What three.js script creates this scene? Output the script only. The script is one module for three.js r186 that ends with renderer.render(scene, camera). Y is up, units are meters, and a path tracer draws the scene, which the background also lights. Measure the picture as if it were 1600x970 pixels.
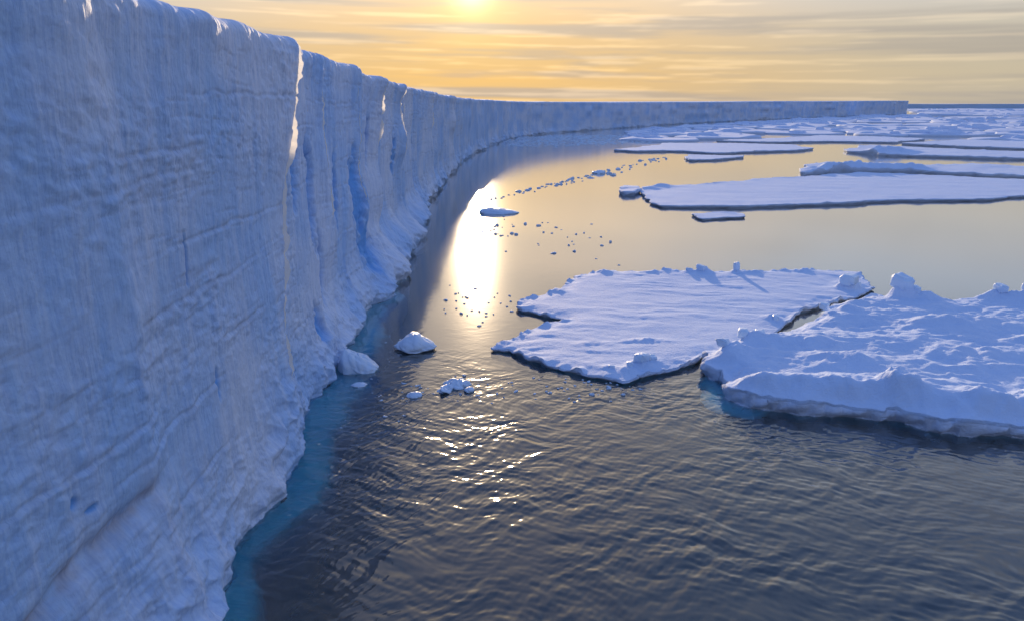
import * as THREE from 'three';
import { mergeGeometries } from 'three/addons/utils/BufferGeometryUtils.js';

// ---------------------------------------------------------------- camera, sky, sun, exposure
const scene = new THREE.Scene();
const camera = new THREE.PerspectiveCamera(48.37, 1600 / 970, 0.5, 90000);
camera.position.set(0, 25, 0);
camera.rotation.set(-16.65 * Math.PI / 180, 0, 0);

const renderer = new THREE.WebGLRenderer({ antialias: true });
renderer.toneMapping = THREE.LinearToneMapping;
renderer.toneMappingExposure = 1.0;
renderer.shadowMap.enabled = true;

const SUN_AZ = -3.1, SUN_EL = 8.3;                       // degrees; azimuth 0 is -z, positive towards +x
const D2R = Math.PI / 180;
const sunDir = new THREE.Vector3(Math.sin(SUN_AZ * D2R) * Math.cos(SUN_EL * D2R), Math.sin(SUN_EL * D2R), -Math.cos(SUN_AZ * D2R) * Math.cos(SUN_EL * D2R));
const sun = new THREE.DirectionalLight(new THREE.Color().setRGB(1.0, 0.74, 0.46), 4.6);
sun.name = 'sun';
sun.position.copy(sunDir).multiplyScalar(600).add(new THREE.Vector3(0, 0, -80));
sun.target.position.set(0, 0, -80);
sun.castShadow = true;
sun.shadow.radius = 2;
sun.shadow.mapSize.set(4096, 4096);
Object.assign(sun.shadow.camera, { left: -160, right: 160, top: 160, bottom: -160, near: 1, far: 1500 });
scene.add(sun, sun.target);

// ---------------------------------------------------------------- seeded noise
const hash = (i, j, k = 0) => {
  let h = (Math.imul(i, 374761393) + Math.imul(j, 668265263) + Math.imul(k, 1442695041)) | 0;
  h = Math.imul(h ^ (h >>> 13), 1274126177); h = Math.imul(h ^ (h >>> 15), 2246822519);
  return ((h ^ (h >>> 16)) >>> 0) / 4294967296;
};
function noise(x, y, k = 0) {                             // value noise, -1..1
  const i = Math.floor(x), j = Math.floor(y), fx = x - i, fy = y - j;
  const u = fx * fx * fx * (fx * (fx * 6 - 15) + 10), v = fy * fy * fy * (fy * (fy * 6 - 15) + 10);
  const a = hash(i, j, k), b = hash(i + 1, j, k), c = hash(i, j + 1, k), d = hash(i + 1, j + 1, k);
  return 2 * (a + (b - a) * u + (c - a) * v + (a - b - c + d) * u * v) - 1;
}
function fbm(x, y, o = 4, k = 0) {
  let s = 0, a = 1, n = 0;
  for (let i = 0; i < o; i++) { s += a * noise(x, y, k + i * 17); n += a; a *= 0.5; const t = x * 1.62 + y * 1.21; y = y * 1.62 - x * 1.21; x = t; }
  return s / n;
}
function fbmA(x, y, o = 4, k = 0) {                       // keeps its axes, for stretched patterns
  let s = 0, a = 1, n = 0;
  for (let i = 0; i < o; i++) { s += a * noise(x, y, k + i * 17); n += a; a *= 0.5; x = x * 2.03 + 7.3; y = y * 2.03 + 3.1; }
  return s / n;
}
const ridged = (x, y, o = 4, k = 0) => { let s = 0, a = 1, n = 0; for (let i = 0; i < o; i++) { s += a * (1 - Math.abs(noise(x, y, k + i * 17)) * 2); n += a; a *= 0.5; const t = x * 1.62 + y * 1.21; y = y * 1.62 - x * 1.21; x = t; } return s / n; };
const sstep = (a, b, x) => { const t = Math.min(1, Math.max(0, (x - a) / (b - a))); return t * t * (3 - 2 * t); };
const lerp = (a, b, t) => a + (b - a) * t;
const mix3 = (a, b, t) => [lerp(a[0], b[0], t), lerp(a[1], b[1], t), lerp(a[2], b[2], t)];
function rng(seed) { let s = seed | 0; return () => { s = (s + 0x6d2b79f5) | 0; let t = Math.imul(s ^ (s >>> 15), 1 | s); t = (t + Math.imul(t ^ (t >>> 7), 61 | t)) ^ t; return ((t ^ (t >>> 14)) >>> 0) / 4294967296; }; }
function table(xs, ys, x) {
  if (x <= xs[0]) return ys[0];
  for (let i = 1; i < xs.length; i++) if (x <= xs[i]) { const t = (x - xs[i - 1]) / (xs[i] - xs[i - 1]); return lerp(ys[i - 1], ys[i], t * t * (3 - 2 * t)); }
  return ys[ys.length - 1];
}

// ---------------------------------------------------------------- the sky: low sun behind thin streaked cloud, blue overhead
{
  const W = 4096, Hh = 2048, data = new Float32Array(W * Hh * 4);
  for (let r = 0; r < Hh; r++) {
    const el = ((r + 0.5) / Hh - 0.5) * 180, e = Math.max(0, el), se = Math.sin(el * D2R), ce = Math.cos(el * D2R);
    const cloudy = el > -1 && el < 40;
    for (let c = 0; c < W; c++) {
      const phi = ((c + 0.5) / W - 0.5) * 2 * Math.PI, dx = ce * Math.cos(phi), dz = ce * Math.sin(phi);
      const cg = Math.min(1, dx * sunDir.x + se * sunDir.y + dz * sunDir.z), g = Math.acos(cg) / D2R;
      let az = Math.atan2(dx, -dz) / D2R;                 // -180..180, 0 is ahead
      const away = Math.min(180, Math.abs(az - SUN_AZ)) / 180;
      const warm = mix3(mix3([0.80, 0.54, 0.26], [0.58, 0.50, 0.36], sstep(0.02, 0.22, away)), [0.40, 0.40, 0.50], sstep(0.2, 0.75, away));
      const blue = mix3(mix3([0.34, 0.48, 0.74], [0.20, 0.34, 0.70], sstep(10, 35, e)), [0.13, 0.25, 0.60], sstep(25, 90, e));
      const addedVeil = Math.exp(-Math.pow(e / 31, 2)) * sstep(0.45, 0.03, away);   // added bright veil, mostly above the view, to brighten reflections in the water
      const w = Math.exp(-Math.pow(e / 9.5, 3.0));
      let col = mix3(mix3(blue, mix3([1.40, 1.12, 0.84], [0.92, 1.0, 1.1], sstep(0.03, 0.16, away)), 0.9 * addedVeil), warm, w);
      const k1 = Math.exp(-g / 10), k2 = Math.exp(-(g * g) / 9), k3 = Math.exp(-(g * g) / 1.6);
      col = [col[0] + 0.20 * k1 + 0.30 * k2 + 1.0 * k3, col[1] + 0.10 * k1 + 0.22 * k2 + 0.9 * k3, col[2] - 0.02 * k1 + 0.04 * k2 + 0.5 * k3];
      if (cloudy) {
        const wr = az / 9 + 0.35 * noise(az / 20, e / 3, 5), t = e * 1.15 + 0.02 * az;
        const s1 = fbmA(wr * 0.45, t * 1.1, 5, 11), s2 = fbmA(wr * 1.1, t * 3.6, 4, 31), s3 = fbmA(wr * 0.3, t * 0.35, 3, 51);
        const f = sstep(40, 22, e);
        const thick = sstep(-0.12, 0.35, s1 + 0.35 * s3) * 0.62 * f;      // greyer cloud
        const bright = sstep(0.05, 0.5, s2 + 0.3 * s1) * f;              // sunlit streaks
        const lum = 0.3 * col[0] + 0.6 * col[1] + 0.1 * col[2];
        col = mix3(col, [lum * 0.76, lum * 0.69, lum * 0.62], thick);
        const gl = 0.12 + 0.20 * Math.exp(-g / 16);
        col = [col[0] + gl * bright, col[1] + gl * 0.72 * bright, col[2] + gl * 0.38 * bright];
        const glowBand = Math.exp(-Math.pow((e - 1.9) / 0.7, 2)) * Math.exp(-Math.abs(az - SUN_AZ) / 14) * (0.6 + 0.4 * s2);   // orange gap under the cloud
        col = [col[0] + 0.16 * glowBand, col[1] + 0.03 * glowBand, col[2] - 0.07 * glowBand];
        const low = Math.exp(-Math.pow((e - 0.3) / 1.1, 2)) * 0.35;       // dull bank on the horizon
        col = mix3(col, [col[0] * 0.86, col[1] * 0.88, col[2] * 1.05], low);
      }
      const o = (r * W + c) * 4; data[o] = col[0]; data[o + 1] = col[1]; data[o + 2] = col[2]; data[o + 3] = 1;
    }
  }
  const sky = new THREE.DataTexture(data, W, Hh, THREE.RGBAFormat, THREE.FloatType);
  sky.mapping = THREE.EquirectangularReflectionMapping;
  sky.magFilter = sky.minFilter = THREE.LinearFilter;
  sky.colorSpace = THREE.LinearSRGBColorSpace;
  sky.needsUpdate = true;
  scene.background = sky; scene.environment = sky;
}

// ---------------------------------------------------------------- materials
function heightTexture(n, fn) {                          // tiling comes from blending the pattern with itself at the border
  const d = new Uint8Array(n * n * 4), raw = new Float32Array(n * n);
  let lo = 1e9, hi = -1e9;
  for (let j = 0; j < n; j++) for (let i = 0; i < n; i++) {
    const u = i / n, v = j / n, bu = sstep(0.8, 1, u), bv = sstep(0.8, 1, v);
    let h = fn(u, v);
    if (bu > 0) h = lerp(h, fn(u - 1, v), bu);
    if (bv > 0) { let h2 = fn(u, v - 1); if (bu > 0) h2 = lerp(h2, fn(u - 1, v - 1), bu); h = lerp(h, h2, bv); }
    raw[j * n + i] = h; lo = Math.min(lo, h); hi = Math.max(hi, h);
  }
  for (let i = 0; i < n * n; i++) { const b = Math.round(255 * (raw[i] - lo) / (hi - lo)); d[i * 4] = d[i * 4 + 1] = d[i * 4 + 2] = b; d[i * 4 + 3] = 255; }
  const t = new THREE.DataTexture(d, n, n, THREE.RGBAFormat);
  t.wrapS = t.wrapT = THREE.RepeatWrapping; t.magFilter = THREE.LinearFilter; t.minFilter = THREE.LinearMipmapLinearFilter; t.generateMipmaps = true; t.needsUpdate = true;
  return t;
}
const iceBump = heightTexture(1024, (u, v) => fbmA(u * 90, v * 11, 4, 3) + 0.7 * fbm(u * 60, v * 60, 4, 9) + 0.5 * fbm(u * 14, v * 14, 3, 21));
const snowBump = heightTexture(1024, (u, v) => fbm(u * 34, v * 34, 5, 2) + 0.8 * fbmA(u * 12, v * 60, 3, 5));
const waterBump = heightTexture(1024, (u, v) => fbm(u * 22, v * 22, 4, 7) + 0.6 * fbmA(u * 20, v * 46, 3, 15));

const iceTone = (() => {                                // streaks and grains of clearer and whiter ice
  const n = 1024, h = heightTexture(n, (u, v) => fbmA(u * 70, v * 7, 4, 23) + 0.55 * fbm(u * 80, v * 80, 3, 29) + 0.5 * fbmA(u * 10, v * 3, 3, 33)), d = h.image.data;
  for (let i = 0; i < n * n; i++) { const t = sstep(40, 215, d[i * 4]); d[i * 4] = 226 + 29 * t; d[i * 4 + 1] = 233 + 22 * t; d[i * 4 + 2] = 244 + 11 * t; }
  h.colorSpace = THREE.SRGBColorSpace; return h;
})();
const iceMat = new THREE.MeshStandardMaterial({ name: 'cliff ice', color: 0xffffff, map: iceTone, vertexColors: true, roughness: 0.75, bumpMap: iceBump, bumpScale: 0.045 });
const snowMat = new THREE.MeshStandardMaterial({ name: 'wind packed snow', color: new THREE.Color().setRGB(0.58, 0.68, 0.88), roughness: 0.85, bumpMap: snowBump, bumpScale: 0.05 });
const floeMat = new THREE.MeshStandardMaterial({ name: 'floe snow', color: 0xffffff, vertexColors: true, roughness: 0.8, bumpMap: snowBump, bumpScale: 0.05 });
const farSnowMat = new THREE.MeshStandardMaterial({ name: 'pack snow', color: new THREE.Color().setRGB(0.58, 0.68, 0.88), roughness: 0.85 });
const bergMat = new THREE.MeshStandardMaterial({ name: 'berg ice', color: new THREE.Color().setRGB(0.62, 0.75, 0.93), roughness: 0.45, bumpMap: snowBump, bumpScale: 0.03 });
const brashMat = new THREE.MeshStandardMaterial({ name: 'brash ice', color: new THREE.Color().setRGB(0.62, 0.75, 0.93), roughness: 0.6 });
const bedMat = new THREE.MeshStandardMaterial({ name: 'sea floor mud', color: new THREE.Color().setRGB(0.05, 0.07, 0.07), roughness: 1 });
const seaMat = new THREE.MeshPhysicalMaterial({
  name: 'sea water', color: new THREE.Color().setRGB(0.75, 0.95, 0.97), roughness: 0.07, ior: 1.5, transmission: 0.97, clearcoat: 1, clearcoatRoughness: 0.1, thickness: 1,
  attenuationColor: new THREE.Color().setRGB(0.006, 0.52, 0.66), attenuationDistance: 3.4, bumpMap: waterBump, bumpScale: 0.013,
});

// ---------------------------------------------------------------- helpers
const names = {};
function add(o, name, label, category, group, kind) {
  names[name] = (names[name] ?? -1) + 1;
  o.name = names[name] ? name + '_' + String(names[name]).padStart(3, '0') : name;
  if (kind) o.userData.kind = kind;
  if (label) o.userData.label = label;
  if (category) o.userData.category = category;
  if (group) o.userData.group = group;
  o.traverse((m) => { if (m.isMesh) { m.castShadow = true; m.receiveShadow = true; } });
  scene.add(o);
  return o;
}
function part(parent, name, geometry, material) { const m = new THREE.Mesh(geometry, material); m.name = name; parent.add(m); return m; }
function gridGeometry(nu, nv, fn, flip) {                // fn(i, j) -> { p:[3], uv:[2], c:[3]? }
  const pos = new Float32Array(nu * nv * 3), uv = new Float32Array(nu * nv * 2), idx = [];
  let col = null;
  for (let j = 0; j < nv; j++) for (let i = 0; i < nu; i++) {
    const r = fn(i, j), k = j * nu + i;
    pos.set(r.p, k * 3); uv.set(r.uv, k * 2);
    if (r.c) { col ??= new Float32Array(nu * nv * 3); col.set(r.c, k * 3); }
  }
  for (let j = 0; j < nv - 1; j++) for (let i = 0; i < nu - 1; i++) {
    const a = j * nu + i, b = a + 1, c = a + nu, d = c + 1;
    if (flip) idx.push(a, c, b, b, c, d); else idx.push(a, b, c, b, d, c);
  }
  const g = new THREE.BufferGeometry();
  g.setAttribute('position', new THREE.BufferAttribute(pos, 3));
  g.setAttribute('uv', new THREE.BufferAttribute(uv, 2));
  if (col) g.setAttribute('color', new THREE.BufferAttribute(col, 3));
  g.setIndex(new THREE.BufferAttribute(new Uint32Array(idx), 1));
  g.computeVertexNormals();
  return g;
}

// ---------------------------------------------------------------- the sea
function swell(x, z) {
  const chop = sstep(-72, -57, z + 5 * noise(x / 9, z / 9, 61)) * (0.62 + 0.42 * noise(x / 11, z / 7, 62) + 0.15 * noise(x / 4, z / 3, 66)) * sstep(-8, -22, z);
  const calm = 0.035;
  const m = calm + chop * (1 - calm);
  const wx = x + 0.8 * noise(x / 3.5, z / 3.5, 63), wz = z + 0.8 * noise(x / 3.5, z / 3.5, 64);
  let h = 0;
  for (const w of WAVES) h += w[3] * Math.sin(w[0] * wx + w[1] * wz + w[2]);
  return h * m;
}
const WAVES = [];
{
  const r = rng(5);
  for (let i = 0; i < 30; i++) {
    const L = 0.34 * Math.pow(12, i / 29), a = 1.35 + (r() - 0.5) * 2.3, k = 2 * Math.PI / L;
    WAVES.push([Math.cos(a) * k, Math.sin(a) * k, r() * 6.28, 0.0062 * Math.pow(L, 0.45)]);
  }
}
{
  const axis = (fineA, fineB, step, farA, farB, grow) => {
    const v = []; for (let t = fineA; t <= fineB + 1e-6; t += step) v.push(t);
    let s = step, t = fineA; const left = []; while (t > farA) { s *= grow; t -= s; left.push(Math.max(t, farA)); }
    s = step; t = v[v.length - 1]; const right = []; while (t < farB) { s *= grow; t += s; right.push(Math.min(t, farB)); }
    return [...left.reverse(), ...v, ...right];
  };
  const xs = axis(-19, 42, 0.115, -30000, 40000, 1.12), zs = axis(-76, -22, 0.115, -45000, 2000, 1.10);
  const sea = new THREE.Mesh(gridGeometry(xs.length, zs.length, (i, j) => {
    const x = xs[i], z = zs[j], near = x > -25 && x < 60 && z > -84 && z < -14;
    return { p: [x, near ? swell(x, z) * sstep(-25, -19, x) * sstep(60, 44, x) * sstep(-84, -77, z) : 0, z], uv: [x / 24, z / 24] };
  }, true), seaMat);
  add(sea, 'sea', null, null, null, 'structure');
  const bed = new THREE.Mesh(gridGeometry(9, 9, (i, j) => ({ p: [-40000 + i * 11000, -70, -50000 + j * 7000], uv: [i, j] }), true), bedMat);
  add(bed, 'seabed', null, null, null, 'structure');
}

// ---------------------------------------------------------------- the ice shelf: line of its front, then relief
const line = new THREE.CatmullRomCurve3([[-16, 60], [-16, 20], [-16.3, -10], [-16.6, -30], [-17, -45], [-18.2, -58], [-20.1, -72], [-20.8, -85], [-21.2, -98], [-21.8, -116], [-23.2, -149], [-24, -191], [-24.5, -242], [-19, -395], [14, -581], [88, -710], [197, -884], [510, -1272], [947, -1723]].map(([x, z]) => new THREE.Vector3(x, 0, z)), false, 'centripetal');
line.arcLengthDivisions = 3000;
const LEN = line.getLength(), Q0 = -60, Q1 = LEN + Q0;    // q runs along the front and is about -z near the camera
const front = (q) => {
  const u = Math.min(1, Math.max(0, (q - Q0) / LEN)), p = line.getPointAt(u), t = line.getTangentAt(u);
  return { x: p.x, z: p.z, nx: -t.z, nz: t.x };           // the normal points out over the water
};
const topY = (q) => table([-60, 85, 100, 190, 242, 400, 600, 745, 950, 1430, 2060], [29.7, 29.6, 28.6, 28.4, 27.8, 27.1, 26.4, 26.3, 26.9, 28.9, 31.3], q) + 0.28 * fbm(q / 7, 0.5, 4, 71) + 0.12 * noise(q / 1.6, 2.5, 72);
// edges where one slab of the face ends and the next stands further back: [q at the top, drift of q per metre down, step at top, step at foot, reach towards the camera]
const EDGES = [[54.5, -0.31, 1.8, 1.0, 9], [27.0, 0.01, 0.5, 1.3, 4, 1.3, 0.34], [71, 0.05, 1.3, 1.0, 5], [78, -0.05, 0.7, 0.4, 4], [90, 0.03, 1.3, 1.2, 6], [104, -0.05, 2.2, 1.4, 8], [111, 0.02, 0.8, 0.4, 5], [121, 0.04, 0.6, 0.8, 5], [134, -0.02, 1.9, 1.2, 7], [143, 0, 0.7, 0.4, 5], [158, 0.05, 0.9, 0.7, 7], [172, -0.05, 0.8, 0.5, 6], [200, 0, 1.5, 0.8, 9], [216, 0, 0.9, 0.9, 8], [236, 0, 1.0, 0.9, 8]];
{ const r = rng(77); for (let q = 256; q < 2050; q += 9 + r() * (14 + q / 40)) EDGES.push([q, (r() - 0.5) * 0.1, 0.6 + r() * (1.2 + q / 900), 0.4 + r() * 1.2, 7 + r() * 14]); }
const STRATA = [27.2, 25.3, 23.2, 21.5, 18.4, 15.7, 12.3, 10.4, 6.8];
// pockets of clear blue ice: [q, y, half length, half height, depth]
const POCKETS = [[65, 17, 1.9, 5.5, 1.1], [67.5, 9.5, 1.2, 4.0, 0.9], [98, 20.5, 1.3, 3.8, 1.2], [113, 13, 1.6, 4.5, 0.9], [140, 18, 2.0, 4, 0.9], [165, 12, 2.5, 5, 0.8], [77, 15, 1.0, 5, 0.7], [88, 14, 2.2, 5.5, 0.7], [92, 7, 4.5, 4.5, 0.5], [58.5, 20, 1.4, 3.2, 0.6], [34, 17.4, 0.12, 1.5, 0.25], [35.6, 10.2, 0.3, 1.0, 0.2], [22.2, 11.0, 0.22, 0.3, 0.12], [23.0, 10.3, 0.35, 0.16, 0.12], [125, 15, 2.5, 6, 0.6], [62, 5, 1.0, 2.5, 0.5]];
function face(q, y) {
  const H = topY(q), near = sstep(330, 200, q);
  let d = 0, blue = 0, dirt = 0, brown = 0;
  const v = y / H;
  // overall leaning: out at the top, in at mid height, flaring at the foot
  d += 0.6 * sstep(0.45, 1, v);
  const foot = Math.pow(sstep(9.5, -0.5, y + 2 * noise(q / 9, 0, 80)), 2.1);
  d += foot * (0.95 + 1.3 * sstep(54, 68, q) * sstep(240, 140, q) + 1.9 * sstep(84, 97, q) * sstep(200, 130, q) + 0.8 * fbm(q / 6, y / 6, 3, 81)) + Math.sqrt(foot) * 0.6 * ridged(q / 2.8 + y * 0.12, y / 2.2, 4, 82);
  d -= 0.55 * sstep(1.1, 0.1, y + 0.6 * noise(q / 2.2, 0, 83));
  // broad slabs
  d += 0.45 * fbm(q / 17, y / 30, 3, 84);
  for (const e of EDGES) {
    if (Math.abs(q - e[0]) > 45) continue;
    const down = H - y, jag = 0.55 * fbmA(y / 2.4, e[0], 4, 85) + 0.35 * noise(y / 7, e[0] + 9, 86);
    const u = e[0] + e[1] * down + jag - q, amp = (e[0] > 85 ? 1.3 : 1) * lerp(e[3], e[2], v) * (0.75 + 0.35 * noise(y / 6, e[0] + 3, 87));
    const lit = e[5] ?? 0.55 + 0.006 * q, sl = e[6] ?? 0.17, b = -u;                 // a worn bevel past the edge, then the drop back
    d += u >= 0 ? amp * Math.exp(-u / e[4]) : b < lit ? amp - sl * b * Math.min(1, amp) : (amp - sl * lit * Math.min(1, amp)) * Math.exp(-(b - lit) * (b - lit) / (0.8 + q * 0.004));
  }
  // flutes running down the face
  const fl = 0.30 * ridged(q / 3.1 + 0.25 * noise(q / 2, y / 5, 88), y / 34, 3, 89) + 0.11 * fbmA(q / 0.75, y / 9, 3, 90);
  d += fl * (0.6 + 0.7 * sstep(50, 70, q));
  if (q > 200) d += sstep(200, 500, q) * (1.4 * fbmA(q / 22, y / 60, 3, 91) + 0.8 * fbmA(q / 6, y / 40, 2, 92));
  // layers of old snow, rough bands and grooves between them
  if (near > 0) {
    for (let k = 0; k < STRATA.length; k++) {
      const yk = STRATA[k] + 0.5 * noise(q / 13, k * 3.7, 93) + 0.16 * noise(q / 1.7, k * 5.1, 94), t = y - yk;
      if (Math.abs(t) > 1.2) continue;
      const m = sstep(-0.35, 0.35, noise(q / 8, k * 9.1, 95));
      d -= near * m * 0.13 * Math.exp(-(t * t) / 0.012);
      d += near * m * 0.07 * sstep(-0.9, 0, t) * sstep(0.25, 0.0, t);
      dirt = Math.max(dirt, m * Math.exp(-(t * t) / 0.09) * (0.5 + 0.5 * noise(q / 0.6, y / 0.4, 96)));
    }
    const rough = sstep(-0.15, 0.45, fbm(q / 9, y / 4.5, 3, 97) + 0.35 * sstep(14, 24, y));
    d += near * rough * (0.10 * fbm((q + y * 0.5) / 0.8, y / 0.4, 5, 98) + 0.05 * ridged((q - y * 0.6) / 1.6, y / 0.9, 3, 99));
    d += near * 0.05 * fbm(q / 0.5, y / 0.5, 3, 100);
    // thin bedding lines
    const bed = fbmA(q / 14, y * 1.35 + 0.5 * noise(q / 9, 2, 142), 3, 143), fine = Math.exp(-bed * bed / 0.004) * sstep(-0.2, 0.4, fbm(q / 7, y / 3, 3, 144));
    d -= near * 0.05 * fine; dirt = Math.max(dirt, 0.8 * fine * (0.6 + 0.4 * noise(q / 0.3, y / 0.3, 145)));
    // notch of an old waterline, browner in broken patches along it
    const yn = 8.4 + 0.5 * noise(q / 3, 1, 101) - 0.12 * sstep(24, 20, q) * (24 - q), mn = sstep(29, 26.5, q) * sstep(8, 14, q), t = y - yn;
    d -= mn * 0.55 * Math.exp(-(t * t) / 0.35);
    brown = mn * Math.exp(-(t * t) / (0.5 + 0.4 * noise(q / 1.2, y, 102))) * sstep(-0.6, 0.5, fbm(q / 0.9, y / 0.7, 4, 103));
  }
  for (const p of POCKETS) {
    const a = (q - p[0] - 0.25 * p[2] * fbm(y / 1.3, p[0], 3, 104)) / p[2], b = (y - p[1]) / p[3], s = a * a + b * b;
    if (s > 4) continue;
    const m = sstep(1.25, 0.5, Math.sqrt(s) + 0.35 * fbm(q / 0.9, y / 1.4, 3, 105));
    d -= p[4] * m; blue = Math.max(blue, m);
  }
  // drifted lip at the top
  const lip = H - y;
  d += 0.32 * sstep(3.2, 1.0, lip) * (0.5 + 0.8 * fbm(q / 3.5, y / 3, 3, 106));
  if (lip < 0.7) { const t = 1 - lip / 0.7; d -= 0.7 * (1 - Math.sqrt(Math.max(0, 1 - t * t * 0.98))); }
  let c = mix3([0.71, 0.79, 0.95], [0.44, 0.64, 0.95], sstep(-0.45, 0.45, fbm(q / 10, y / 8, 3, 107) * 0.7 + 0.6 * fbmA(q / (4 + q * 0.02), y / 40, 3, 109)));
  c = mix3(c, [0.72, 0.78, 0.93], 0.4 * sstep(-0.1, 0.7, fbmA(q / 1.3 + 0.4 * noise(q / 3, y / 4, 140), y / 7, 4, 108) + 0.3 * fbm(q / 6, y / 6, 2, 141)));
  c = mix3(c, [0.40, 0.46, 0.58], 0.65 * Math.max(0, dirt));
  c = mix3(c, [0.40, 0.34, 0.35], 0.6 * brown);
  c = mix3(c, [0.12, 0.40, 0.86], 0.85 * blue);
  return { d, c };
}
const rimMat = new THREE.MeshPhysicalMaterial({ name: 'thin backlit ice', color: new THREE.Color().setRGB(0.90, 0.88, 0.84), roughness: 1, transmission: 0.6, thickness: 0, side: THREE.DoubleSide });
const shelf = new THREE.Group();
{
  // thin broken fins of ice along the edges of the slabs; the low sun shines through them: [edge, lowest y, highest y, width]
  for (const [n, ya, yb, wide] of [[0, 5.5, 29.4, 0.42], [2, 18.5, 28.8, 0.20], [2, 10, 17, 0.42], [4, 12, 27.5, 0.16], [5, 19, 28.3, 0.42], [6, 20, 28, 0.24], [8, 15, 27.8, 0.36], [9, 17, 27.5, 0.25], [12, 18, 27.5, 0.5]]) {
    const e = EDGES[n], rows = Math.round((yb - ya) / 0.09);
    part(shelf, 'ice_fin', gridGeometry(4, rows, (i, j) => {
      const y = lerp(ya, yb, j / (rows - 1)), H = topY(e[0]), jag = 0.55 * fbmA(y / 2.4, e[0], 4, 85) + 0.35 * noise(y / 7, e[0] + 9, 86);
      const q = e[0] + e[1] * (H - y) + jag - 0.08, base = face(q, y).d, taper = sstep(ya, ya + 2, y) * sstep(yb, yb - 0.8, y);
      const w = wide * taper * Math.max(0, 0.42 + 0.9 * fbmA(y / 1.1, e[0], 4, 130) + 0.5 * noise(y / 5, e[0], 131)), out = [-0.35, 0, 0.55, 1][i], f = front(q);
      const d = base + (out < 0 ? out : out * w), bend = 0.10 * fbmA(y / 0.8, i * 3 + e[0], 3, 132) * Math.max(0, out);
      return { p: [f.x + f.nx * d, y, f.z + f.nz * d + bend], uv: [out, y] };
    }), rimMat);
  }
  const sheet = (qs, ny) => gridGeometry(qs.length, ny, (i, j) => {
    const q = qs[i], H = topY(q), y = lerp(-0.6, H, Math.pow(j / (ny - 1), 1.0)), f = front(q), r = face(q, y);
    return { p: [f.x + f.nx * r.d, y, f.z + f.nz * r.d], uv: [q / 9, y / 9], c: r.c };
  });
  const range = (a, b, n) => Array.from({ length: n + 1 }, (_, i) => lerp(a, b, i / n));
  const bands = [[-60, 12, 150, 90], [12, 66, 520, 290], [66, 130, 420, 220], [130, 260, 420, 150], [260, 620, 420, 70], [620, Q1, 520, 40]];
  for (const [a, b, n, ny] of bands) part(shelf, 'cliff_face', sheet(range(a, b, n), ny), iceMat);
  // the corner at the far end and the side that runs away from the camera
  const end = front(Q1), endTop = topY(Q1);
  part(shelf, 'end_face', gridGeometry(60, 24, (i, j) => {
    const s = i / 59 * 900, y = lerp(-0.6, endTop + 0.2 * noise(s / 20, 1, 110), j / 23), r = face(Q1, y).d, w = i ? 6 * fbmA(s / 40, y / 60, 3, 111) : 0;
    return { p: [end.x + end.nx * r - s * 0.15 + w, y, end.z + end.nz * r - s], uv: [s / 9, y / 9], c: [0.55, 0.72, 0.95] };
  }), iceMat);
  // snow surface on top
  const qs = [...range(-60, 260, 640), ...range(262, 620, 240), ...range(624, Q1, 300)], rows = [0, 0.35, 0.9, 2, 4, 8, 16, 40, 120, 400, 1500];
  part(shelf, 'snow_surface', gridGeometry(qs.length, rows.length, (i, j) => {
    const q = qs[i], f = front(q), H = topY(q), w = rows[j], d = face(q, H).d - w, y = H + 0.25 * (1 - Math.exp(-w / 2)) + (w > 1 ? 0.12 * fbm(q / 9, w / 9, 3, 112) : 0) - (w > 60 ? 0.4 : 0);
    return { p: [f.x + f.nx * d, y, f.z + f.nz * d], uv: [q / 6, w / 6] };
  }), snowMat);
  // the foot under water, seen as the turquoise strip
  const uq = range(-60, 260, 500), prof = [[-0.5, -0.55], [0.3, -0.5], [1.0, -0.6], [2.2, -0.75], [3.4, -1.0], [4.2, -1.5], [4.7, -4.0], [4.6, -9], [2, -16]];
  part(shelf, 'submerged_foot', gridGeometry(uq.length, prof.length, (i, j) => {
    const q = uq[i], f = front(q), k = prof[j], w = (0.8 + 0.3 * noise(q / 9, 3, 113) + 0.08 * noise(q / 3, 3, 114)) * (0.52 + 0.33 * sstep(30, 48, q)) * sstep(104, 82, q), d = face(q, 0).d + (j ? k[0] * w : 0), y = k[1] + (j ? 0.25 * noise(q / 5, j * 0.4, 115) : 0);
    return { p: [f.x + f.nx * d, y, f.z + f.nz * d], uv: [q / 9, y / 9], c: [0.66, 0.80, 0.94] };
  }, true), iceMat);
  add(shelf, 'ice_shelf', 'towering blue ice cliff rising sheer from the sea and curving into the distance', 'ice cliff');
}
{
  const far = new THREE.Group();
  const topAt = (s) => 22.5 + 1.2 * fbm(s / 160, 4, 3, 120);
  part(far, 'cliff_face', gridGeometry(240, 8, (i, j) => {
    const s = i / 239 * 5200, y = lerp(-0.6, topAt(s), j / 7), w = 14 * fbmA(s / 90, y / 200, 3, 121);
    return { p: [1250 + s, y, -3500 + s * 0.06 + w], uv: [s / 9, y / 9], c: [0.55, 0.72, 0.95] };
  }), iceMat);
  part(far, 'snow_surface', gridGeometry(80, 6, (i, j) => {
    const s = i / 79 * 5200, w = [0, 20, 200, 1200, 4000, 9000][j];
    return { p: [1250 + s, topAt(s) + 0.3, -3500 + s * 0.06 + 14 * fbmA(s / 90, topAt(s) / 200, 3, 121) - w], uv: [s / 9, w / 9] };
  }), snowMat);
  add(far, 'ice_shelf', 'low dark blue strip of a farther ice shelf on the horizon past the cliff end', 'ice cliff');
}

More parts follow.
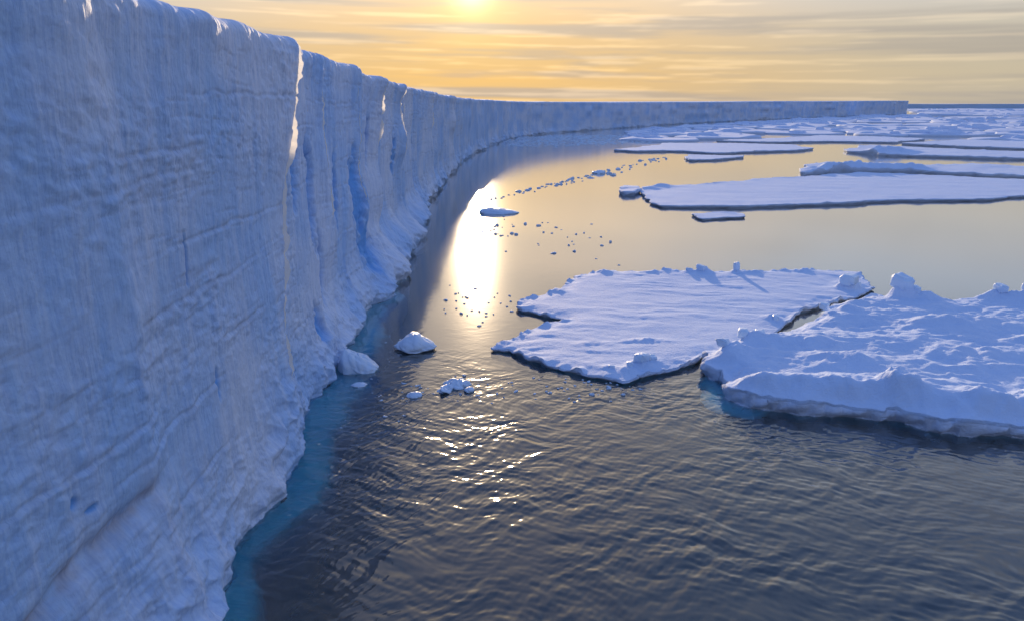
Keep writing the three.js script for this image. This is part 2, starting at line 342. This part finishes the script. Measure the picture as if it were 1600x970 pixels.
// ---------------------------------------------------------------- ice floes
function insideDistance(poly, x, z) {                    // signed distance to a polygon, positive inside
  let d = 1e18, inside = false;
  for (let i = 0, j = poly.length - 1; i < poly.length; j = i++) {
    const [ax, az] = poly[i], [bx, bz] = poly[j], ex = bx - ax, ez = bz - az, wx = x - ax, wz = z - az;
    const t = Math.min(1, Math.max(0, (wx * ex + wz * ez) / (ex * ex + ez * ez))), px = wx - ex * t, pz = wz - ez * t;
    d = Math.min(d, px * px + pz * pz);
    if ((az > z) !== (bz > z) && x < (bx - ax) * (z - az) / (bz - az) + ax) inside = !inside;
  }
  return inside ? Math.sqrt(d) : -Math.sqrt(d);
}
// a floe: a snow surface over an outline, with a broken edge that drops into the water
function floeGeometry(poly, cell, height, { jag = 0.45, jagSize = 1.2, bend = 0.45, bendSize = 7, foot = () => 0.05, bulge = 0.12, seed = 1, tint = [0.58, 0.68, 0.88] } = {}) {
  const xs = poly.map((p) => p[0]), zs = poly.map((p) => p[1]), x0 = Math.min(...xs) - 3 * cell, z0 = Math.min(...zs) - 3 * cell;
  const nx = Math.ceil((Math.max(...xs) + 3 * cell - x0) / cell) + 1, nz = Math.ceil((Math.max(...zs) + 3 * cell - z0) / cell) + 1;
  const sd = (x, z) => insideDistance(poly, x, z) + jag * fbm(x / jagSize, z / jagSize, 3, seed) + bend * noise(x / bendSize, z / bendSize, seed + 50);
  const keep = new Uint8Array(nx * nz), id = new Int32Array(nx * nz).fill(-1);
  for (let j = 0; j < nz - 1; j++) for (let i = 0; i < nx - 1; i++) keep[j * nx + i] = sd(x0 + (i + 0.5) * cell, z0 + (j + 0.5) * cell) > 0 ? 1 : 0;
  const P = [], UV = [], C = [], I = [], spot = [];
  const vert = (i, j) => { const k = j * nx + i; if (id[k] < 0) { id[k] = spot.length; spot.push([x0 + i * cell, z0 + j * cell]); } return id[k]; };
  const k = (i, j) => (i >= 0 && j >= 0 && i < nx && j < nz ? keep[j * nx + i] : 0), rim = new Map(), edges = [];
  for (let j = 0; j < nz - 1; j++) for (let i = 0; i < nx - 1; i++) {
    if (!k(i, j)) continue;
    const a = vert(i, j), b = vert(i + 1, j), c = vert(i, j + 1), d = vert(i + 1, j + 1);
    I.push(a, c, b, b, c, d);
    if (!k(i, j - 1)) edges.push([b, a]);
    if (!k(i, j + 1)) edges.push([c, d]);
    if (!k(i - 1, j)) edges.push([a, c]);
    if (!k(i + 1, j)) edges.push([d, b]);
  }
  for (const e of edges) for (const v of e) if (!rim.has(v)) {
    let [x, z] = spot[v]; const ox = x, oz = z; let gx = 0, gz = 0;
    for (let n = 0; n < 3; n++) {
      const s = sd(x, z), h = cell * 0.5; gx = (sd(x + h, z) - s) / h; gz = (sd(x, z + h) - s) / h;
      const g2 = Math.max(0.3, gx * gx + gz * gz); x -= gx * s / g2; z -= gz * s / g2;
      const m = Math.hypot(x - ox, z - oz); if (m > cell * 0.8) { x = ox + (x - ox) * cell * 0.8 / m; z = oz + (z - oz) * cell * 0.8 / m; }
    }
    spot[v] = [x, z]; const l = Math.hypot(gx, gz) || 1; rim.set(v, [-gx / l, -gz / l]);
  }
  spot.forEach(([x, z], v) => {
    const s = rim.has(v) ? 0 : Math.max(0, sd(x, z)), y = height(x, z, s);
    P.push(x, y, z); UV.push(x / 5, z / 5);
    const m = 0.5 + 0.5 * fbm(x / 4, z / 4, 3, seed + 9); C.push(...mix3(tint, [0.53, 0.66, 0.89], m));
  });
  const rows = [[0.06, 0.84, 0], [0.05, 0.6, 0], [-0.02, 0.35, 0], [-0.14, 0.13, 0], [-0.22, -0.02, 0], [-0.3, -0.4, 0.4], [-0.35, -0.8, 1], [-0.5, -1.6, 0.8], [-1, -3, 0]];
  const wall = new Map();
  for (const [v, n] of rim) {
    const list = [v], [x, z] = spot[v], y = P[v * 3 + 1];
    const ft = foot(x, z);
    rows.forEach(([oo, t, fo], r) => {
      const o = oo + fo * ft, b = bulge * (fbm(x / 1.1 + r * 0.5, z / 1.1 + r * 0.3, 3, seed + 70) * 1.4 + (t > 0.2 && t < 0.9 ? 0.6 : 0)) * Math.min(1, cell * 4), yy = t > 0 ? y * t : t;
      list.push(P.length / 3);
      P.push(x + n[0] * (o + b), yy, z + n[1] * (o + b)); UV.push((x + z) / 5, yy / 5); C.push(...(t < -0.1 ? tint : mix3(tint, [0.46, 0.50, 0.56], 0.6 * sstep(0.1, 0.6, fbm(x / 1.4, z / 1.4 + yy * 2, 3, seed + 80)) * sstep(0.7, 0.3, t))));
    });
    wall.set(v, list);
  }
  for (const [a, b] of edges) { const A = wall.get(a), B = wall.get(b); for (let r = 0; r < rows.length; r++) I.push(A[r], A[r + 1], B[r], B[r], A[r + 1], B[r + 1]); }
  const g = new THREE.BufferGeometry();
  g.setAttribute('position', new THREE.Float32BufferAttribute(P, 3));
  g.setAttribute('uv', new THREE.Float32BufferAttribute(UV, 2));
  g.setAttribute('color', new THREE.Float32BufferAttribute(C, 3));
  g.setIndex(I); g.computeVertexNormals();
  return g;
}
const mound = (x, z, m) => { const dx = (x - m[0]) / m[2], dz = (z - m[1]) / (m[4] ?? m[2]); const r2 = dx * dx + dz * dz; return m[3] * Math.exp(-(m[5] ? r2 * r2 : r2)); };
// broken blocks of ice standing on a floe: [x, z, half width, half height]
function blocks(parent, height, list, seed) {
  list.forEach(([x, z, w, h], n) => {
    const q = rng(seed + n), tilt = (q() - 0.5) * 0.5, box = (t) => Math.sign(t) * Math.pow(Math.abs(t), 0.5), lean = 0.25 * (q() - 0.3);
    const m = part(parent, 'ice_block', chunk((a, b, c) => [w * (box(a) + lean * b), h * box(b), w * 0.75 * box(c)], seed + n * 1.7, 18, 0.4), bergMat);
    m.position.set(x, height(x, z, 3) + h * 0.12, z); m.rotation.set(tilt, q() * 3, (q() - 0.5) * 0.4);
  });
}
// the flat floe
const FLAT = [[-2.7, -68.9], [2.9, -75.5], [5.8, -78.8], [3.4, -81.1], [0.7, -83.8], [1.0, -86.7], [6.3, -91.6], [10.0, -99.6], [13.5, -103.0], [28.4, -103.0], [38.4, -102.5], [47.0, -103.9], [52.8, -102.5], [50.3, -93.4], [46.5, -89.3], [42.1, -86.7], [39.0, -84.2], [35.7, -81.9], [32.9, -78.1], [31.3, -76.5], [25.7, -69.6], [23.7, -68.3], [19.3, -66.4], [18.1, -64.8], [15.2, -62.7], [12.7, -61.3], [10.4, -59.6], [7.1, -61.2], [4.8, -63.0], [2.2, -65.2], [-0.1, -67.5]];
{
  const lumps = [[12.6, -63.2, 1.2, 0.8, 1.0, 1], [14.0, -64.2, 0.7, 0.6], [11.2, -62.0, 0.8, 0.5], [9.4, -62.5, 0.6, 0.3], [46.6, -92.5, 1.6, 1.5, 1.1, 1], [48.2, -95.5, 1.0, 0.7], [31, -78.6, 0.9, 0.6], [27.5, -102, 1.6, 0.7, 0.8], [29.5, -101.6, 0.9, 0.8, 0.6], [33.8, -101.5, 0.6, 1.3, 0.5], [36, -101.4, 1.8, 0.5, 0.6], [44, -102.5, 1.6, 0.5, 0.8], [6.5, -90.6, 0.9, 0.5], [14, -101.8, 1.2, 0.5], [21, -102, 2.2, 0.35, 0.7], [14.5, -70.5, 2.6, 0.28, 0.7], [8.5, -69.5, 2.2, 0.22, 0.7]];
  const height = (x, z, s) => {
    let y = 0.42 + 0.16 * sstep(0, 2.5, s) + 0.08 * fbmA((x + z * 0.25) / 5 + 0.6 * noise(x / 6, z / 6, 205), (z - x * 0.2) / 1.5 + 0.8 * noise(x / 5, z / 5, 206), 4, 201) * (0.5 + sstep(-0.3, 0.4, noise(x / 11, z / 9, 207))) + 0.14 * fbm(x / 9, z / 6, 4, 202);
    y += Math.exp(-s / 0.8) * 0.55 * Math.max(0, fbm(x / 1.3, z / 1.3, 3, 203) + 0.15);
    for (const m of lumps) { const b = mound(x, z, m); if (b > 0.01) y += b * (0.75 + 0.7 * fbm(x / 0.6, z / 0.6, 3, 204)); }
    return Math.max(0.15, y);
  };
  const flat = new THREE.Group();
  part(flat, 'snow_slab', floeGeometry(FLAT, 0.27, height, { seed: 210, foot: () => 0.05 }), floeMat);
  blocks(flat, height, [[46.6, -92.6, 1.3, 0.75], [48.0, -93.4, 0.7, 0.45], [33.8, -101.5, 0.45, 0.7], [12.7, -63.4, 0.8, 0.45], [13.9, -64.0, 0.45, 0.3], [11.4, -62.6, 0.4, 0.3], [9.6, -62.3, 0.3, 0.22], [28.6, -101.8, 0.7, 0.4], [26.9, -102.1, 0.6, 0.3], [31.2, -78.0, 0.5, 0.4]], 21);
  add(flat, 'ice_floe', 'large flat snow-covered floe with a notched edge beside the hummocked floe', 'ice floe');
}
// the hummocked floe
const HUM = [[18.1, -61.4], [19.4, -59.8], [18.6, -55.4], [20.2, -53.9], [23.4, -53.0], [26.5, -52.6], [29.1, -52.2], [31.2, -51.4], [32.7, -50.0], [35.0, -48.9], [39.8, -48.6], [48.8, -49.3], [61.4, -59.3], [74.5, -79.2], [64.8, -83.8], [59.6, -84.2], [54.4, -84.7], [49.1, -85.2], [47.4, -87.2], [44.4, -85.2], [40.3, -82.8], [36.1, -76.7], [32.3, -73.6], [28.6, -70.7], [26.2, -69.3], [23.0, -68.0], [19.4, -65.4]];
{
  const lumps = [[32.6, -53.6, 2.2, 2.0, 1.8], [27.5, -54.6, 3.0, 1.1, 1.4], [22.3, -55.6, 2.5, 1.0, 1.3], [38.2, -51.6, 2.4, 1.3, 1.6], [43, -51.5, 2.5, 1.5, 1.6], [48.8, -83.6, 1.35, 1.9, 1.2, 1], [51.5, -83.2, 2.2, 0.9, 1.0], [60, -82.5, 2.2, 1.5, 1.2], [64, -81.5, 2.5, 1.6, 1.5], [21.5, -63.0, 1.6, 0.9, 1.2], [24.5, -66.6, 1.6, 0.9, 0.9], [29, -66, 3.0, 0.7, 1.2], [32, -60.5, 4, 0.7, 1.4], [39, -77, 2.0, 0.8, 1.0], [42, -80, 3.0, 0.7, 1.0], [48, -72, 5, 0.8, 1.6], [43, -63, 4, 0.7, 1.5], [55, -66, 5, 1.1, 2]];
  const height = (x, z, s) => {
    let y = 1.25 + 0.7 * sstep(0, 2.5, s) + 0.6 * fbm((x + z * 0.3) / 6.5, z / 4.2, 4, 221) + 0.24 * ridged(x / 3.4, z / 2.0, 4, 222) * sstep(0.3, 2, s) + 0.07 * fbm(x / 0.7, z / 0.5, 3, 223);
    for (const m of lumps) { const b = mound(x, z, m); if (b > 0.01) y += b * (0.85 + 0.45 * fbm(x / 1.1, z / 1.1, 3, 224)); }
    return Math.max(0.35, y);
  };
  const hum = new THREE.Group();
  part(hum, 'snow_slab', floeGeometry(HUM, 0.2, height, { seed: 230, foot: (x, z) => 2.4 * sstep(22.5, 19.5, x) * sstep(-63, -60, z), bulge: 0.32 }), floeMat);
  blocks(hum, height, [[48.8, -83.8, 1.3, 0.9], [50.2, -83.5, 0.8, 0.5], [60.4, -82.4, 0.8, 0.5], [63.6, -81.6, 1.0, 0.7], [20.6, -63.6, 0.6, 0.4], [23.6, -66.9, 0.7, 0.45], [25.6, -67.6, 0.6, 0.4], [36.6, -77.6, 0.6, 0.4]], 41);
  add(hum, 'ice_floe', 'thick hummocked floe of blue heaped snow with a boulder-like lump, overlapping the flat floe', 'ice floe');
}
// floes further out
const OUTER = [
  [[[39.4, -209.4], [37.8, -190.8], [37.7, -173.4], [44.9, -173.4], [64.1, -173.4], [82.2, -178.1], [100.9, -182.3], [120.1, -186.1], [140.6, -190.8], [172.9, -197.8], [196.3, -219.7], [169.8, -231.9], [155.0, -242.3], [138.9, -253.5], [127.9, -259.6], [102.7, -244.4], [81.3, -233.9], [63.2, -222.4], [49.6, -216.1]], 1.0, 0.75, 0.35, 'long flat snow floe with a straight dark edge, wider than the notched floe'],
  [[[30.4, -201.6], [31.5, -195.7], [34.9, -197.1], [37.8, -203.1], [38.7, -211.1], [33.7, -212.7]], 0.6, 1.2, 0.8, 'small lumpy floe touching the pointed tip of the long flat floe'],
  [[[41.6, -160.3], [41.8, -152.4], [53.4, -156.5], [54.0, -161.7], [48.3, -162.7]], 0.5, 0.5, 0.2, 'small thin floe afloat in open water off the long floe edge'],
  [[[105.9, -253.5], [118.8, -283.9], [129.9, -294.5], [158.2, -289.9], [167.9, -283.9], [191.1, -289.9], [203.6, -279.5], [235.9, -272.5], [210.3, -242.3], [185.8, -239.1], [177.9, -243.3], [169.7, -247.8], [160.4, -254.7], [150.8, -264.6], [127.3, -263.3]], 1.2, 1.3, 1.0, 'floe with a raised blue pressure ridge right behind the long flat floe'],
  [[[56.9, -387.6], [91.7, -432.8], [97.4, -450.2], [142.1, -450.2], [173.7, -432.8], [167.8, -401.6], [155.5, -382.2], [117.0, -369.5], [104.9, -362.2], [93.3, -382.2], [68.7, -379.6]], 2, 1.0, 0.4, 'thin tapering floe with a long pointed end in golden water'],
  [[[81.9, -335.8], [88.4, -348.6], [113.8, -344.2], [111.9, -335.8], [93.0, -320.2], [79.0, -316.6]], 1.2, 0.9, 0.3, 'short slab floe lying just off the tapering pointed floe'],
  [[[178.5, -379.6], [215.3, -426.2], [235.8, -401.6], [254.0, -374.5], [265.7, -367.0], [299.9, -348.6], [279.2, -324.0], [230.7, -324.0], [213.1, -335.8], [181.5, -348.6], [180.3, -362.2]], 1.8, 1.2, 1.0, 'floe with a blocky blue hummock on its corner beyond the pressure ridge floe'],
  [[[134.4, -481.3], [178.1, -507.4], [248.1, -563.5], [277.4, -536.6], [299.5, -512.1], [251.5, -465.2], [214.9, -477.2], [167.7, -465.2]], 2.4, 1.1, 0.6, 'broad floe bordered by narrow golden leads behind the tapering floe'],
  [[[249.6, -450.2], [308.6, -489.7], [341.0, -473.1], [385.6, -450.2], [337.4, -393.0], [288.1, -398.7], [263.2, -416.6]], 2.2, 1.2, 0.7, 'rough floe packed against the floe with the blocky hummock'],
];
const OUT_MOUNDS = { 3: [[112, -256, 5, 1.2, 3], [119, -264, 7, 2.2, 4], [129, -267, 9, 2.4, 4], [142, -268, 9, 2.2, 4], [153, -268, 6, 2.0, 4]], 6: [[186, -360, 6, 3.2, 6], [195, -365, 8, 2.6, 5], [204, -366, 8, 1.2, 5]], 0: [[41, -208, 3, 1.0, 2], [46, -214, 3, 0.9, 2]] };
OUTER.forEach(([poly, cell, thick, rough, label], n) => {
  const ms = OUT_MOUNDS[n] ?? [];
  const height = (x, z, s) => {
    let y = thick + rough * 0.35 * fbm(x / (6 + cell * 3), z / (6 + cell * 3), 4, 300 + n) + 0.1 * fbmA(x / 12, z / 3, 3, 310 + n) + Math.exp(-s / 2) * 0.5 * Math.max(0, fbm(x / 3, z / 3, 3, 320 + n)) * (0.4 + rough);
    for (const m of ms) y += mound(x, z, m) * (0.8 + 0.6 * fbm(x / 2.2, z / 2.2, 3, 330 + n));
    return Math.max(0.25, y);
  };
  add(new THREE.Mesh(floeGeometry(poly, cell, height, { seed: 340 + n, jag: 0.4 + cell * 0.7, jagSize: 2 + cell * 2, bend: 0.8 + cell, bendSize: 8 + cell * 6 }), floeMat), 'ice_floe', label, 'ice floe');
});

// pack ice out to the distant shelf: each floe a slab with a broken rim
function slab(cx, cz, rx, rz, h, r, seed) {
  const n = 15, P = [], I = [], UV = [];
  const rings = [[1.0, -0.5], [1.0, 0.0], [1.0, 0.75], [0.96, 1], [0.7, 1], [0.35, 1]];
  const rad = Array.from({ length: n }, () => 0.78 + 0.34 * r());
  for (const [s, t] of rings) for (let i = 0; i < n; i++) {
    const a = i / n * 2 * Math.PI, x = Math.cos(a) * rx * rad[i] * s, z = Math.sin(a) * rz * rad[i] * s;
    const y = t < 1 ? t * h : h * (1 + 0.7 * Math.max(0, noise(x / 9 + seed, z / 9, 400)) * (s > 0.9 ? 1.4 : 0.8));
    P.push(x, y, z); UV.push(x / 9, z / 9);
  }
  P.push(0, h, 0); UV.push(0, 0);
  for (let k = 0; k < rings.length - 1; k++) for (let i = 0; i < n; i++) { const a = k * n + i, b = k * n + (i + 1) % n, c = a + n, d = b + n; I.push(a, c, b, b, c, d); }
  const base = (rings.length - 1) * n; for (let i = 0; i < n; i++) I.push(base + i, base + n, base + (i + 1) % n);
  // heaped blocks on the rougher floes
  const g = new THREE.BufferGeometry();
  g.setAttribute('position', new THREE.Float32BufferAttribute(P, 3)); g.setAttribute('uv', new THREE.Float32BufferAttribute(UV, 2)); g.setIndex(I);
  const all = [g];
  if (r() < 0.8) {
    const m = 2 + Math.floor(r() * 6);
    for (let i = 0; i < m; i++) {
      const b = new THREE.IcosahedronGeometry(1, 1), s = h * (0.6 + r() * 1.1), p = b.attributes.position;
      b.deleteAttribute('normal');
      const sx = s * (1.5 + r() * 3.5), ox = (r() - 0.5) * rx * 1.1, oz = (r() - 0.5) * rz * 1.1;
      for (let v = 0; v < p.count; v++) { const q = 0.8 + 0.4 * hash(Math.round(p.getX(v) * 50), Math.round(p.getY(v) * 50), Math.round(p.getZ(v) * 50) + i); p.setXYZ(v, p.getX(v) * sx * q + ox, p.getY(v) * s * q + h, p.getZ(v) * s * 1.3 * q + oz); }
      b.setIndex([...Array(p.count).keys()]);
      all.push(b);
    }
  }
  const out = mergeGeometries(all); out.computeVertexNormals();
  const mesh = new THREE.Mesh(out, farSnowMat); mesh.position.set(cx, 0, cz); mesh.heaps = all.length - 1;
  return mesh;
}
{
  const r = rng(4242); let count = 0;
  const shelfX = (z) => { let best = -30; for (let q = 300; q < Q1; q += 20) { const f = front(q); if (f.z > z) best = f.x; } return best; };
  const lead = (x, z) => noise(x / 160, z / 90, 410) + 0.5 * noise(x / 60, z / 30, 411);
  for (let z = -500; z > -3380; z *= 1.072) {
    const d = -z, ahead = z > -1700 ? shelfX(z) : 0.535 * d;
    let x = Math.max(d * 0.155, ahead + 40 + r() * 30);
    const end = d * 0.80;
    while (x < end && count < 290) {
      const w = d * (0.03 + 0.06 * r() * r() + 0.02 * r()), dz = d * 0.04 * (0.75 + 0.5 * r()), cx = x + w, cz = z + (r() - 0.5) * d * 0.02;
      x += 2 * w * (0.93 + 0.12 * r());
      if (cz > -600 && OUTER.some((o) => insideDistance(o[0], cx, cz) > -w * 0.8)) continue;
      if (lead(cx, cz) > 0.75 - 0.2 * sstep(900, 500, d)) continue;
      const one = slab(cx, cz, w, dz, 0.8 + r() * 1.0 + d * 0.0004, r, count), where = cz < -1700 ? 'between the cliff end and the farther shelf' : cx - ahead < 0.12 * d ? 'close under the far cliff' : 'in the open pack beyond the long floes';
      add(one, 'pack_ice_floe', (one.heaps > 4 ? 'pack floe crowded with heaped blocks ' : one.heaps ? 'pack floe with a few heaped blocks ' : 'smooth low pack floe without blocks ') + where, 'ice floe', (one.heaps > 4 ? 'block-crowded' : one.heaps ? 'lightly heaped' : 'smooth') + ' pack floes ' + where);
      count++;
    }
  }
}

// ---------------------------------------------------------------- small bergs and brash
function chunk(shape, seed, detail = 24, rough = 0.16) {  // shape(x, y, z on the unit sphere) -> [x, y, z] in metres
  const g = new THREE.SphereGeometry(1, detail * 2, detail), p = g.attributes.position, uv = g.attributes.uv;
  for (let i = 0; i < p.count; i++) {
    const x = p.getX(i), y = p.getY(i), z = p.getZ(i), n = 1 + rough * (fbm(x * 1.6 + seed, y * 1.6 + z * 1.3, 4, 500) + 0.6 * fbm(z * 2.1 - seed, x * 1.2 + y * 2, 3, 501) + 0.35 * ridged(x * 3.1 + seed, z * 2.4 + y * 3, 3, 502));
    const q = shape(x * n, y * n, z * n); p.setXYZ(i, q[0], q[1], q[2]); uv.setXY(i, q[0] / 5, (q[1] + q[2]) / 5);
  }
  g.computeVertexNormals();
  return g;
}
const berg = (geometry, material, x, z, turn, label) => { const m = new THREE.Mesh(geometry, material); m.position.set(x, 0, z); m.rotation.y = turn; return add(m, 'bergy_bit', label, 'ice chunk'); };
berg(chunk((x, y, z) => [x * 1.75 - 0.2 * y, (y > 0 ? y * (1.75 - 0.95 * Math.max(-0.7, x)) : y * 1.0) + 0.05, z * 1.5], 3.1, 36, 0.22), bergMat, -15.0, -63.6, 0.15, 'white wedge of ice afloat in turquoise water against the cliff foot');
berg(chunk((x, y, z) => [x * 2.15 * (1 - 0.25 * Math.abs(y)), y > 0 ? y * 1.3 * (1 - 0.3 * x * x) + 0.28 : y * 0.8 + 0.28, z * 1.6], 8.2, 36, 0.2), bergMat, -10.4, -69.5, 0.0, 'smooth domed ice chunk with pointed ends in dark water off the cliff');
berg(chunk((x, y, z) => [x * 4.9, y > 0 ? y * (1.0 - 0.4 * x) + 0.05 : y, z * 2.6], 5.7, 28, 0.14), bergMat, -2.9, -165, -0.1, 'long low ice lens beside the bright sun streak on the water');
berg(chunk((x, y, z) => [x * 0.75, y * 0.22 + 0.03, z * 0.5], 1.3, 14), bergMat, -14.2, -59.4, 0.3, 'small flat white ice scrap afloat near the white wedge');
berg(chunk((x, y, z) => [x * 1.1, Math.max(-0.5, y) * 0.62 + 0.05, z * 0.8], 2.2, 20, 0.5), bergMat, -5.0, -59.3, 0.3, 'largest blue-grey lump in the cluster of brash off the flat floe');
berg(chunk((x, y, z) => [x * 0.8, Math.max(-0.5, y) * 0.42 + 0.03, z * 0.6], 6.2, 20, 0.5), bergMat, -6.0, -58.4, 1.1, 'lower blue-grey lump touching the largest lump of the brash cluster');
berg(chunk((x, y, z) => [x * 0.45, Math.max(-0.5, y) * 0.3 + 0.03, z * 0.4], 9.2, 12, 0.3), bergMat, -3.9, -58.2, 0.7, 'smallest grey lump of the brash cluster, a little apart from the other two');
berg(chunk((x, y, z) => [x * 0.7, Math.max(-0.5, y) * 0.3 + 0.03, z * 0.4], 4.4, 12, 0.3), bergMat, -8.7, -57.0, 0.2, 'lone flat grey lump floating between the brash cluster and the cliff');
berg(chunk((x, y, z) => [x * 2.6, Math.max(-0.5, y) * 1.1 + 0.05, z * 1.8], 7.1, 16, 0.3), bergMat, 32.5, -262, 0.2, 'dark lump at the middle of the thin line of brash');
{
  const shapes = [11, 12, 13, 14, 15].map((s) => chunk((x, y, z) => [x, Math.max(-0.5, y) * 0.75, z * 0.5], s * 1.7, 6, 0.5));
  const r = rng(99), gauss = () => (r() + r() + r() - 1.5) / 1.5;
  const drop = (x, z, size, label, group) => { const s = size * 0.72; const m = new THREE.Mesh(shapes[Math.floor(r() * 5)], brashMat); m.position.set(x, 0.02 * s, z); m.rotation.y = (r() - 0.5) * 1.4; m.scale.set(s * (0.8 + r() * 0.8), s * (0.6 + 0.5 * r()), s); add(m, 'brash_ice_piece', label, 'ice piece', group); };
  for (let i = 0; i < 75; i++) { const x = lerp(-10.5, 12, r()), z = -58.6 + gauss() * 4.2; drop(x, z, 0.10 + 0.22 * r() * r(), 'tiny brash bit scattered in calm golden water off the flat floe tip', 'brash off the flat floe'); }
  for (let i = 0; i < 60; i++) { const t = r(), x = lerp(-7, 34, t) + gauss() * (2 + 5 * t), z = lerp(-186, -262, t) + gauss() * 7; drop(x, z, 0.35 + 0.75 * r() * r(), 'small brash bit in the thin line trailing away over the water', 'thin line of brash'); }
  for (let i = 0; i < 40; i++) { const t = r(), x = lerp(34, 74, t) + gauss() * 6, z = lerp(-262, -345, t) + gauss() * 14; drop(x, z, 0.4 + 0.9 * r() * r(), 'small brash bit in the wider end of the trail towards the pack', 'wide end of the brash trail'); }
  for (let i = 0; i < 55; i++) { const x = lerp(-9, 19, r()) , z = -140 + gauss() * 26 + x * 0.5; drop(x, z, 0.2 + 0.5 * r() * r(), 'brash bit scattered in golden water past the sun streak', 'brash past the sun streak'); }
  for (let i = 0; i < 30; i++) { const x = lerp(-9, 0, r()), z = -88 + gauss() * 14; drop(x, z, 0.14 + 0.3 * r() * r(), 'brash bit in rippled water between the domed chunk and the flat floe', 'brash by the domed chunk'); }
  for (let i = 0; i < 22; i++) { const x = lerp(-15, -9, r()), z = lerp(-50, -74, r()); drop(x, z, 0.08 + 0.16 * r() * r(), 'brash bit in dark water along the cliff foot', 'brash along the cliff'); }
  // loose brash under the far cliff, past counting
  const many = new THREE.InstancedMesh(shapes[0], brashMat, 900), m4 = new THREE.Matrix4();
  for (let i = 0; i < 900; i++) { const t = r(), x = lerp(0, 95, t) + gauss() * 26, z = lerp(-430, -560, r()) - x * 0.4 + gauss() * 20, s = 0.25 + 0.8 * r() * r(); m4.makeScale(s * 1.8, s * 0.7, s * 1.3).setPosition(x, 0, z); many.setMatrixAt(i, m4); }
  add(many, 'loose_brash', 'sprinkling of loose brash under the far bend of the cliff', 'brash ice', null, 'stuff');
}

renderer.render(scene, camera);
